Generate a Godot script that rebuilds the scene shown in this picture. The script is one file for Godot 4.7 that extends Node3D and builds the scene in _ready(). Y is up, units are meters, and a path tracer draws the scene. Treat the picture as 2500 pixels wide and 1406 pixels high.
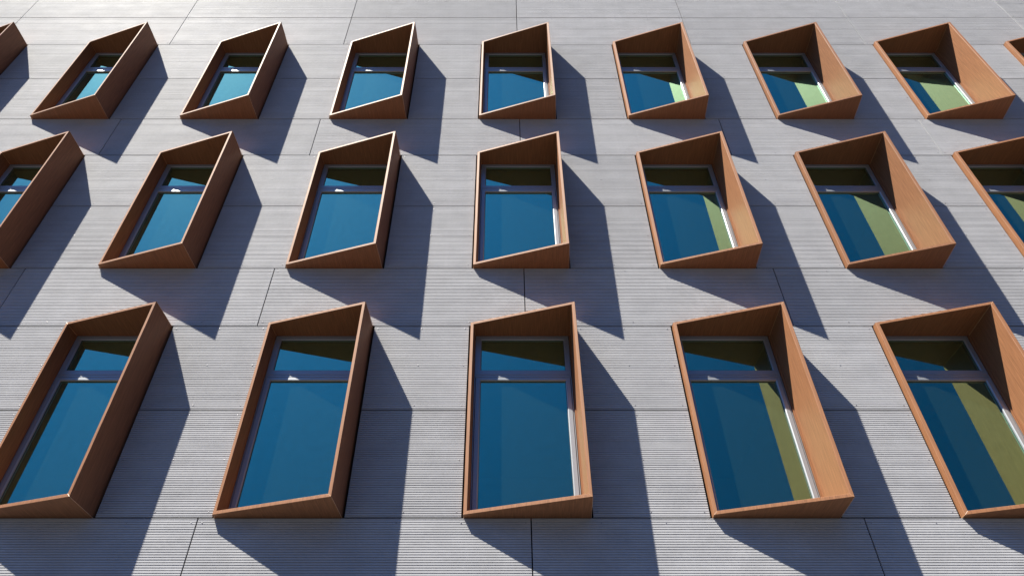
extends Node3D
# A facade seen from the pavement, 7 m away. x to the right along the wall, y up, z out of the wall; the cladding's face is z = 0.

const EYE := 1.6                      # height of the camera
const Y0 := 3.2218 + EYE              # lower edge of the lowest row of windows in view
const STOREY := 3.6265
const LOWER := 1.3171                 # height of the lower panel beside a window
const TALL := 2.5877                  # height of a window surround
const LEFT := -0.4066                 # left edge of the middle column of windows
const WIDE := 1.3319
const PITCH := 2.59506
const SEAM := 0.2976                  # a vertical joint, and the distance to the next
const SEAM_PITCH := 3.4639
const DEEP := 0.4747                  # how far a surround stands out on its right, and on its left
const SHALLOW := 0.0677
const LEAN := -0.0595
const COLUMNS := 5                    # columns of windows on either side of the middle one
const GAP := 0.017
const X_FROM := LEFT - COLUMNS * PITCH - (PITCH - WIDE)
const X_TO := LEFT + COLUMNS * PITCH + PITCH
const FRAME_Z := -0.157
const TO_SUN := Vector3(-1.38, 2.70, 1.0)

var building: Node3D
var cladding: Array[StandardMaterial3D] = []
var panel_shapes := {}
var screw_spots: Array[Vector3] = []
var rng := RandomNumberGenerator.new()
var brown: StandardMaterial3D
var browns: Array[StandardMaterial3D] = []
var seam_metal: StandardMaterial3D
var aluminium: StandardMaterial3D
var gasket: StandardMaterial3D
var glass: StandardMaterial3D
var membrane: StandardMaterial3D
var plaster: StandardMaterial3D
var ceiling_paint: StandardMaterial3D
var carpet: StandardMaterial3D
var concrete: StandardMaterial3D
var asphalt: StandardMaterial3D
var steel: StandardMaterial3D


func _ready() -> void:
	rng.seed = 20
	var camera := Camera3D.new()
	camera.name = "camera"
	camera.projection = Camera3D.PROJECTION_FRUSTUM
	camera.near = 0.1
	camera.far = 600.0
	camera.size = 2.0 * 0.1 * 703.0 / 1721.6
	camera.frustum_offset = Vector2(0.1 * 23.3 / 1721.6, 0.0)
	add_child(camera)
	camera.position = Vector3(0.0, EYE, 7.0)
	camera.rotation_degrees = Vector3(42.764, 0.0, 0.0)
	camera.current = true

	var environment := Environment.new()
	environment.background_mode = Environment.BG_SKY
	environment.tonemap_mode = Environment.TONE_MAPPER_LINEAR
	environment.tonemap_exposure = 2.85
	environment.sdfgi_enabled = true
	environment.ssao_enabled = true
	environment.ssil_enabled = true
	var sky_look := PanoramaSkyMaterial.new()
	sky_look.panorama = clear_sky()
	environment.sky = Sky.new()
	environment.sky.sky_material = sky_look
	var around := WorldEnvironment.new()
	around.name = "environment"
	around.environment = environment
	add_child(around)

	var sun := DirectionalLight3D.new()
	sun.name = "sun"
	sun.light_energy = 1.6
	sun.light_color = Color(1.0, 0.98, 0.93)
	sun.light_angular_distance = 0.5
	sun.shadow_enabled = true
	add_child(sun)
	sun.basis = Basis.looking_at(-TO_SUN, Vector3.UP)

	materials()
	place_ground()
	place_building()


func clear_sky() -> ImageTexture:
	# a deep blue sky, paler towards the horizon and round the sun
	var im := Image.create(512, 256, false, Image.FORMAT_RGBF)
	var s := TO_SUN.normalized()
	for j in 256:
		var up := (0.5 - (j + 0.5) / 256.0) * PI
		for i in 512:
			var turn := (i + 0.5) / 512.0 * TAU
			var d := Vector3(sin(turn) * cos(up), sin(up), -cos(turn) * cos(up))
			var h := maxf(d.y, 0.0)
			var low := pow(1.0 - h, 5.0)
			var c := Vector3(0.0012, 0.078, 0.310).lerp(Vector3(0.022, 0.11, 0.32), low)
			var cs := d.dot(s)
			var rayleigh := 0.26 + 0.22 * cs * cs + 0.75 * pow(maxf(cs, 0.0), 4.0)
			var halo := 0.0032 / pow(1.0 + 0.85 * 0.85 - 2.0 * 0.85 * cs, 1.5)
			c = c * rayleigh + Vector3(0.70, 0.85, 1.0) * halo
			if d.y < 0.0:
				c = Vector3(0.06, 0.065, 0.07)
			im.set_pixel(i, j, Color(c.x, c.y, c.z))
	return ImageTexture.create_from_image(im)


# ---------------------------------------------------------------- materials

func paint(r: float, g: float, b: float, rough: float, metal := 0.0) -> StandardMaterial3D:
	var m := StandardMaterial3D.new()
	m.albedo_color = Color(r, g, b).linear_to_srgb()
	m.roughness = rough
	m.metallic = metal
	return m


func tiling(side: int, f: Callable) -> ImageTexture:
	# a grey picture that repeats without a seam: two noises cross-faded
	var im := Image.create(side, side, false, Image.FORMAT_RGB8)
	for j in side:
		for i in side:
			var a := i / float(side)
			var b := j / float(side)
			var v: float = lerpf(lerpf(f.call(a, b), f.call(a - 1.0, b), a), lerpf(f.call(a, b - 1.0), f.call(a - 1.0, b - 1.0), a), b)
			im.set_pixel(i, j, Color(v, v, v))
	return ImageTexture.create_from_image(im)


func noise(number: int, octaves := 3) -> FastNoiseLite:
	var n := FastNoiseLite.new()
	n.seed = number
	n.noise_type = FastNoiseLite.TYPE_SIMPLEX_SMOOTH
	n.frequency = 1.0
	n.fractal_octaves = octaves
	return n


func materials() -> void:
	var n1 := noise(3, 2)
	var n3 := noise(5, 4)
	# fine grain that runs along v, for the timber-look boards of the surrounds
	var grain := tiling(384, func(a: float, b: float) -> float:
		return clampf(0.84 + 0.26 * n1.get_noise_2d(a * 85.0, b * 1.3), 0.0, 1.0))
	brown = paint(0.318, 0.142, 0.067, 0.60)
	brown.metallic_specular = 0.34
	brown.albedo_texture = grain
	brown.uv1_triplanar = true
	brown.uv1_scale = Vector3(1.7, 1.7, 1.7)
	brown.uv1_triplanar_sharpness = 8.0
	browns.append(brown)
	for tone: Array in [[0.93, 0.94, 0.96], [1.05, 1.04, 1.02]]:
		var other: StandardMaterial3D = brown.duplicate()
		other.albedo_color = Color(0.318 * tone[0], 0.142 * tone[1], 0.067 * tone[2]).linear_to_srgb()
		other.uv1_offset = Vector3(tone[0] * 7.0, tone[1] * 5.0, 0.3)
		browns.append(other)
	seam_metal = paint(0.50, 0.30, 0.17, 0.40)

	var mottle := tiling(384, func(a: float, b: float) -> float:
		return clampf(0.90 + 0.07 * n3.get_noise_2d(a * 5.0, b * 8.0) + 0.025 * n1.get_noise_2d(a * 40.0, b * 40.0), 0.0, 1.0))
	var gloss := tiling(256, func(a: float, b: float) -> float:
		return clampf(0.86 + 0.06 * n3.get_noise_2d(a * 4.0 + 9.0, b * 7.0), 0.0, 1.0))
	for tone: float in [1.0, 0.955, 1.035]:
		var m := paint(0.516 * tone, 0.512 * tone, 0.524 * tone, 0.74)
		m.metallic_specular = 0.17
		m.albedo_texture = mottle
		m.roughness_texture = gloss
		m.uv1_triplanar = true
		m.uv1_world_triplanar = true
		m.uv1_scale = Vector3(0.37, 0.37, 0.37)
		m.uv1_offset = Vector3(tone * 3.0, tone * 7.0, 0.0)
		cladding.append(m)

	aluminium = paint(0.30, 0.312, 0.330, 0.42, 0.4)
	gasket = paint(0.012, 0.012, 0.013, 0.7)
	membrane = paint(0.018, 0.018, 0.02, 0.9)
	plaster = paint(0.70, 0.66, 0.50, 0.9)
	ceiling_paint = paint(0.78, 0.74, 0.58, 0.9)
	carpet = paint(0.50, 0.46, 0.34, 0.95)
	concrete = paint(0.28, 0.27, 0.26, 0.9)
	asphalt = paint(0.031, 0.032, 0.036, 0.92)
	steel = paint(0.30, 0.29, 0.30, 0.4, 0.6)
	var dust := tiling(128, func(a: float, b: float) -> float:
		return clampf(0.97 + 0.05 * n3.get_noise_2d(a * 9.0, b * 9.0), 0.0, 1.0))
	glass = paint(0.36, 0.68, 0.44, 0.02, 0.983)   # solar-control glass: a tinted, half-mirrored coat
	glass.albedo_texture = dust
	glass.uv1_triplanar = true
	glass.transparency = BaseMaterial3D.TRANSPARENCY_ALPHA
	glass.albedo_color.a = 0.80


# ---------------------------------------------------------------- shapes

func start() -> SurfaceTool:
	var st := SurfaceTool.new()
	st.begin(Mesh.PRIMITIVE_TRIANGLES)
	st.set_smooth_group(-1)
	return st


func quad(st: SurfaceTool, a: Vector3, b: Vector3, c: Vector3, d: Vector3) -> void:
	# seen from its front, a b c d run clockwise
	for v: Vector3 in [a, b, c, a, c, d]:
		st.add_vertex(v)


func box(st: SurfaceTool, lo: Vector3, hi: Vector3) -> void:
	var p: Array[Vector3] = []
	for k in 8:
		p.append(Vector3(hi.x if k & 1 else lo.x, hi.y if k & 2 else lo.y, hi.z if k & 4 else lo.z))
	for f: Array in [[4, 6, 7, 5], [1, 3, 2, 0], [0, 2, 6, 4], [5, 7, 3, 1], [6, 2, 3, 7], [0, 4, 5, 1]]:
		quad(st, p[f[0]], p[f[1]], p[f[2]], p[f[3]])


func finish(st: SurfaceTool) -> ArrayMesh:
	st.generate_normals()
	return st.commit()


func part(called: String, mesh: Mesh, m: Material, parent: Node) -> MeshInstance3D:
	var o := MeshInstance3D.new()
	o.name = called
	o.mesh = mesh
	o.material_override = m
	o.cast_shadow = GeometryInstance3D.SHADOW_CASTING_SETTING_ON
	parent.add_child(o, true)
	return o


func ring(st: SurfaceTool, o: Rect2, i: Rect2, zf: float, zb: float, bead: float) -> void:
	# a four-sided frame between the rectangles o and i, with a sloped bead round the opening
	var oc: Array[Vector2] = [o.position, Vector2(o.position.x, o.end.y), o.end, Vector2(o.end.x, o.position.y)]
	var ic: Array[Vector2] = [i.position, Vector2(i.position.x, i.end.y), i.end, Vector2(i.end.x, i.position.y)]
	var g := i.grow(bead)
	var gc: Array[Vector2] = [g.position, Vector2(g.position.x, g.end.y), g.end, Vector2(g.end.x, g.position.y)]
	var e := o.grow(-0.003)
	var ec: Array[Vector2] = [e.position, Vector2(e.position.x, e.end.y), e.end, Vector2(e.end.x, e.position.y)]
	for k in 4:
		var n := (k + 1) % 4
		var at := func(p: Vector2, z: float) -> Vector3: return Vector3(p.x, p.y, z)
		quad(st, at.call(oc[k], zb), at.call(oc[n], zb), at.call(oc[n], zf - 0.003), at.call(oc[k], zf - 0.003))
		quad(st, at.call(oc[k], zf - 0.003), at.call(oc[n], zf - 0.003), at.call(ec[n], zf), at.call(ec[k], zf))
		quad(st, at.call(ec[k], zf), at.call(ec[n], zf), at.call(gc[n], zf), at.call(gc[k], zf))
		quad(st, at.call(gc[k], zf), at.call(gc[n], zf), at.call(ic[n], zf - bead * 0.8), at.call(ic[k], zf - bead * 0.8))
		quad(st, at.call(ic[k], zf - bead * 0.8), at.call(ic[n], zf - bead * 0.8), at.call(ic[n], zb), at.call(ic[k], zb))


# ---------------------------------------------------------------- cladding

func corrugated(w: float, h: float, kind: int) -> ArrayMesh:
	# ribs pressed into the sheet, no two quite alike
	var key := "%.3f %.3f %d" % [w, h, kind]
	if panel_shapes.has(key):
		return panel_shapes[key]
	var st := start()
	var count := roundi(h / 0.02634)
	var p := h / count
	var line: Array[Vector2] = [Vector2(0.0, 0.0)]      # (y, z), from the bottom up
	var own := RandomNumberGenerator.new()
	own.seed = 70 + kind
	for k in count:
		var mid := (k + 0.5 + own.randf_range(-0.015, 0.015)) * p
		var half := p * (0.195 + own.randf_range(-0.034, 0.034))
		var deep := own.randf_range(0.0080, 0.0100)
		line.append(Vector2(mid - half, 0.0))
		line.append(Vector2(mid - half + 0.0012, -deep))
		line.append(Vector2(mid + half - 0.0012, -deep))
		line.append(Vector2(mid + half, 0.0))
	line.append(Vector2(h, 0.0))
	var back := -0.015
	for k in line.size() - 1:
		var a := line[k]
		var b := line[k + 1]
		quad(st, Vector3(0, a.x, a.y), Vector3(0, b.x, b.y), Vector3(w, b.x, b.y), Vector3(w, a.x, a.y))
		quad(st, Vector3(0, a.x, back), Vector3(0, b.x, back), Vector3(0, b.x, b.y), Vector3(0, a.x, a.y))
		quad(st, Vector3(w, a.x, a.y), Vector3(w, b.x, b.y), Vector3(w, b.x, back), Vector3(w, a.x, back))
	quad(st, Vector3(0, 0, back), Vector3(0, 0, 0), Vector3(w, 0, 0), Vector3(w, 0, back))
	quad(st, Vector3(0, h, 0), Vector3(0, h, back), Vector3(w, h, back), Vector3(w, h, 0))
	quad(st, Vector3(w, 0, back), Vector3(w, h, back), Vector3(0, h, back), Vector3(0, 0, back))
	panel_shapes[key] = finish(st)
	return panel_shapes[key]


func lay_panel(x0: float, x1: float, y0: float, y1: float, across: int, rows: int) -> void:
	var o := part("cladding_panel", corrugated(x1 - x0, y1 - y0, rng.randi() % 4), cladding[rng.randi() % 3], building)
	o.position = Vector3(x0, y0, rng.randf_range(-0.0012, 0.0012))
	for j in rows:
		var y := lerpf(y0 + 0.055, y1 - 0.055, j / float(rows - 1))
		y = y0 + (roundf((y - y0) / 0.02634) + 0.02) * 0.02634   # on a crest
		for i in across:
			screw_spots.append(Vector3(lerpf(x0 + 0.05, x1 - 0.05, i / float(across - 1)), y, 0.0))


func strip(y0: float, y1: float) -> void:
	var k := floori((X_FROM - SEAM) / SEAM_PITCH)
	while SEAM + k * SEAM_PITCH < X_TO - 0.01:
		var a := maxf(SEAM + k * SEAM_PITCH + GAP * 0.4, X_FROM)
		var b := minf(SEAM + (k + 1) * SEAM_PITCH - GAP * 0.4, X_TO)
		if b - a > 0.2:
			lay_panel(a, b, y0 + GAP * 0.5, y1 - GAP * 0.5, maxi(2, roundi((b - a) / 0.69) + 1), 2)
		k += 1


func place_cladding() -> void:
	var low := Y0 - (STOREY - TALL)
	strip(low, Y0)
	strip(low - (TALL - LOWER), low)
	strip(low - TALL, low - (TALL - LOWER))
	for row in 3:
		var y := Y0 + row * STOREY
		for c in range(-COLUMNS - 1, COLUMNS + 1):
			var a := LEFT + c * PITCH + WIDE + 0.024
			var b := LEFT + (c + 1) * PITCH - 0.024
			lay_panel(a, b, y + GAP * 0.5, y + LOWER - GAP * 0.5, 3, 3)
			lay_panel(a, b, y + LOWER + GAP * 0.5, y + TALL - GAP * 0.5, 3, 3)
		if row < 2:
			strip(y + TALL, y + STOREY)
	var top := Y0 + 2 * STOREY + TALL
	strip(top, 14.193 + EYE)
	strip(14.193 + EYE, 15.51 + EYE)
	strip(15.51 + EYE, 16.83 + EYE)

	var st := start()
	var r := 0.0065
	for k in 8:
		var a := Vector2.from_angle(-k * TAU / 8.0)
		var b := Vector2.from_angle(-(k + 1) * TAU / 8.0)
		quad(st, Vector3(a.x * r, a.y * r, 0), Vector3(b.x * r, b.y * r, 0), Vector3(b.x * r * 0.75, b.y * r * 0.75, 0.004), Vector3(a.x * r * 0.75, a.y * r * 0.75, 0.004))
		quad(st, Vector3(a.x * r * 0.75, a.y * r * 0.75, 0.004), Vector3(b.x * r * 0.75, b.y * r * 0.75, 0.004), Vector3(0, 0, 0.0055), Vector3(0, 0, 0.0055))
	var many := MultiMesh.new()
	many.transform_format = MultiMesh.TRANSFORM_3D
	many.mesh = finish(st)
	many.instance_count = screw_spots.size()
	for k in screw_spots.size():
		many.set_instance_transform(k, Transform3D(Basis(), screw_spots[k]))
	var screws := MultiMeshInstance3D.new()
	screws.name = "screw"
	screws.multimesh = many
	screws.material_override = steel
	screws.set_meta("kind", "stuff")
	building.add_child(screws, true)


# ---------------------------------------------------------------- window

func front(p: Vector2) -> Vector3:
	# a point of the slanted front plane of a surround; its right side leans in a little
	var s := p.x / WIDE
	var z := lerpf(SHALLOW, DEEP, s)
	return Vector3(p.x + LEAN * DEEP * s, p.y, z)


func corner(inset: float, k: int) -> Vector2:
	return [Vector2(inset, inset), Vector2(inset, TALL - inset), Vector2(WIDE - inset, TALL - inset), Vector2(WIDE - inset, inset)][k]


func board(k: int) -> ArrayMesh:
	# one of the four boards of a surround, from corner k to the next, mitred, its front edges chamfered
	var st := start()
	var n := (k + 1) % 4
	var thick := 0.040
	var bevel := 0.0035
	var sets: Array = []
	for c: int in [k, n]:
		var o := corner(0.0, c)
		var i := corner(thick, c)
		var ib := corner(thick, c)
		ib.x = 0.056 if ib.x < 0.5 else WIDE - 0.043
		sets.append([
			Vector3(o.x, o.y, -0.16), front(o) - Vector3(0, 0, bevel), front(corner(bevel, c)),
			front(corner(thick - bevel, c)), front(i) - Vector3(0, 0, bevel), Vector3(ib.x, ib.y, FRAME_Z - 0.004)])
	var a: Array = sets[0]
	var b: Array = sets[1]
	for s in 5:
		quad(st, a[s], b[s], b[s + 1], a[s + 1])
	quad(st, a[5], b[5], b[0], a[0])
	for e: Array in [a, b]:
		quad(st, e[0], e[1], e[4], e[5])
		quad(st, e[1], e[2], e[3], e[4])
	return finish(st)


func bar(st: SurfaceTool, a: Vector3, b: Vector3, r: float) -> void:
	var along := (b - a).normalized()
	var u := along.cross(Vector3.UP if absf(along.y) < 0.8 else Vector3.RIGHT).normalized()
	var v := along.cross(u)
	for k in 6:
		var p := (u * cos(k * TAU / 6.0) + v * sin(k * TAU / 6.0)) * r
		var q := (u * cos((k + 1) * TAU / 6.0) + v * sin((k + 1) * TAU / 6.0)) * r
		quad(st, a + q, a + p, b + p, b + q)


func make_window() -> MeshInstance3D:
	# the window itself is its aluminium frame; its boards, sash and panes are its pieces
	var st := start()
	var w := MeshInstance3D.new()
	w.name = "window"
	st = start()
	# fixed frame: round the upper light, with thin jambs beside the sash
	ring(st, Rect2(0.060, 1.893, 1.202, 0.654), Rect2(0.137, 2.003, 1.059, 0.480), FRAME_Z, -0.24, 0.010)
	box(st, Vector3(0.060, 0.045, -0.24), Vector3(0.070, 1.8925, FRAME_Z))
	box(st, Vector3(1.2525, 0.045, -0.24), Vector3(1.262, 1.8925, FRAME_Z))
	box(st, Vector3(0.0705, 0.045, -0.24), Vector3(1.252, 0.060, FRAME_Z))
	box(st, Vector3(0.072, 1.930, FRAME_Z + 0.0005), Vector3(1.250, 1.948, FRAME_Z + 0.006))
	w.mesh = finish(st)
	w.material_override = aluminium
	st = start()
	ring(st, Rect2(0.076, 0.066, 1.170, 1.820), Rect2(0.137, 0.128, 1.050, 1.711), FRAME_Z + 0.006, -0.235, 0.010)
	part("sash", finish(st), aluminium, w)
	st = start()
	quad(st, Vector3(0.125, 1.992, -0.182), Vector3(0.125, 2.494, -0.182), Vector3(1.208, 2.494, -0.182), Vector3(1.208, 1.992, -0.182))
	part("pane", finish(st), glass, w)
	st = start()
	quad(st, Vector3(0.125, 0.117, -0.182), Vector3(0.125, 1.850, -0.182), Vector3(1.199, 1.850, -0.182), Vector3(1.199, 0.117, -0.182))
	part("pane", finish(st), glass, w)
	st = start()
	for r: Array in [[Rect2(0.134, 2.000, 1.065, 0.486)], [Rect2(0.134, 0.125, 1.056, 1.717)]]:
		var o: Rect2 = r[0]
		ring(st, o, o.grow(-0.007), -0.178, -0.1818, 0.002)
	part("gasket", finish(st), gasket, w)
	for k in 4:
		part(["side_board", "top_board", "side_board", "bottom_board"][k], board(k), brown, w)
	st = start()
	# a flat return between the right-hand board and the frame
	box(st, Vector3(1.2700, 0.046, -0.20), Vector3(1.3000, TALL - 0.046, FRAME_Z + 0.016))
	part("return_strip", finish(st), brown, w)
	for k in 4:
		# the raw, paler edges of the boards along a corner
		var o := corner(0.0005, k)
		st = start()
		bar(st, Vector3(o.x, o.y, -0.01), front(o) - Vector3(0, 0, 0.003), 0.0026)
		part("corner_seam", finish(st), seam_metal, w)
		st = start()
		bar(st, front(corner(0.003, k)) + Vector3(0, 0, -0.0008), front(corner(0.037, k)) + Vector3(0, 0, -0.0008), 0.0016)
		part("mitre_seam", finish(st), seam_metal, w)
	for k: int in [1, 2]:
		var i := corner(0.040, k)
		var ib := i
		ib.x = 0.056 if ib.x < 0.5 else WIDE - 0.043
		st = start()
		bar(st, Vector3(ib.x, ib.y, FRAME_Z), front(i) - Vector3(0, 0, 0.006), 0.003)
		part("corner_seam", finish(st), seam_metal, w)
	# the room behind
	st = start()
	var x0 := (WIDE - PITCH) / 2.0 + 0.1
	var x1 := WIDE - x0
	box(st, Vector3(x0 - 0.09, -0.7, -4.3), Vector3(x0, TALL + 0.12, -0.302))
	box(st, Vector3(x1, -0.7, -4.3), Vector3(x1 + 0.09, TALL + 0.12, -0.302))
	box(st, Vector3(x0 - 0.09, -0.7, -4.4), Vector3(x1 + 0.09, TALL + 0.12, -4.301))
	part("room_wall", finish(st), plaster, w)
	st = start()
	box(st, Vector3(x0 - 0.09, TALL + 0.121, -4.4), Vector3(x1 + 0.09, TALL + 0.22, -0.302))
	part("room_ceiling", finish(st), ceiling_paint, w)
	st = start()
	box(st, Vector3(x0 - 0.09, -0.8, -4.4), Vector3(x1 + 0.09, -0.701, -0.302))
	part("room_floor", finish(st), carpet, w)
	return w


# ---------------------------------------------------------------- building and ground

func place_ground() -> void:
	var st := start()
	quad(st, Vector3(-300, 0, -300), Vector3(300, 0, -300), Vector3(300, 0, 300), Vector3(-300, 0, 300))
	var o := part("ground", finish(st), asphalt, self)
	o.set_meta("kind", "structure")
	o.set_meta("label", "dark asphalt ground in front of the building")
	o.set_meta("category", "ground")


func place_building() -> void:
	building = Node3D.new()
	building.name = "office_building"
	building.set_meta("label", "grey ribbed-panel office building with three rows of slanted copper-brown window surrounds")
	building.set_meta("category", "building")
	add_child(building)

	# the dark wall behind the cladding, with an opening for each window
	var st := start()
	var zf := -0.06
	var zb := -0.30
	var e := 0.004
	box(st, Vector3(X_FROM, 1.15, zb), Vector3(X_TO, Y0 - e, zf))
	for row in 3:
		var y := Y0 + row * STOREY
		for c in range(-COLUMNS - 1, COLUMNS + 1):
			box(st, Vector3(LEFT + c * PITCH + WIDE + e, y - e, zb), Vector3(LEFT + (c + 1) * PITCH - e, y + TALL + e, zf))
		box(st, Vector3(X_FROM, y + TALL + e, zb), Vector3(X_TO, y + STOREY - e if row < 2 else 16.8 + EYE, zf))
	part("wall", finish(st), membrane, building)
	st = start()
	box(st, Vector3(X_FROM, 0.0, -9.0), Vector3(X_TO, 1.14, -0.02))
	part("plinth", finish(st), concrete, building)
	st = start()
	box(st, Vector3(X_FROM, 1.15, -9.0), Vector3(X_FROM + 0.25, 16.8 + EYE, zb - 0.002))
	box(st, Vector3(X_TO - 0.25, 1.15, -9.0), Vector3(X_TO, 16.8 + EYE, zb - 0.002))
	box(st, Vector3(X_FROM + 0.252, 1.15, -9.0), Vector3(X_TO - 0.252, 16.8 + EYE, -8.75))
	part("wall", finish(st), concrete, building)
	st = start()
	box(st, Vector3(X_FROM - 0.02, 16.81 + EYE, -9.02), Vector3(X_TO + 0.02, 16.95 + EYE, 0.05))
	part("roof", finish(st), concrete, building)

	place_cladding()
	var first := make_window()
	for row in 3:
		for c in range(-COLUMNS, COLUMNS + 1):
			var w: Node3D = first if row == 0 and c == -COLUMNS else first.duplicate()
			w.name = "window"
			building.add_child(w, true)
			w.position = Vector3(LEFT + c * PITCH, Y0 + row * STOREY, 0.0)
			# the boards' print differs a little from one surround to the next
			var tone := browns[rng.randi() % browns.size()]
			for piece: MeshInstance3D in w.get_children():
				if piece.material_override in browns:
					piece.material_override = tone
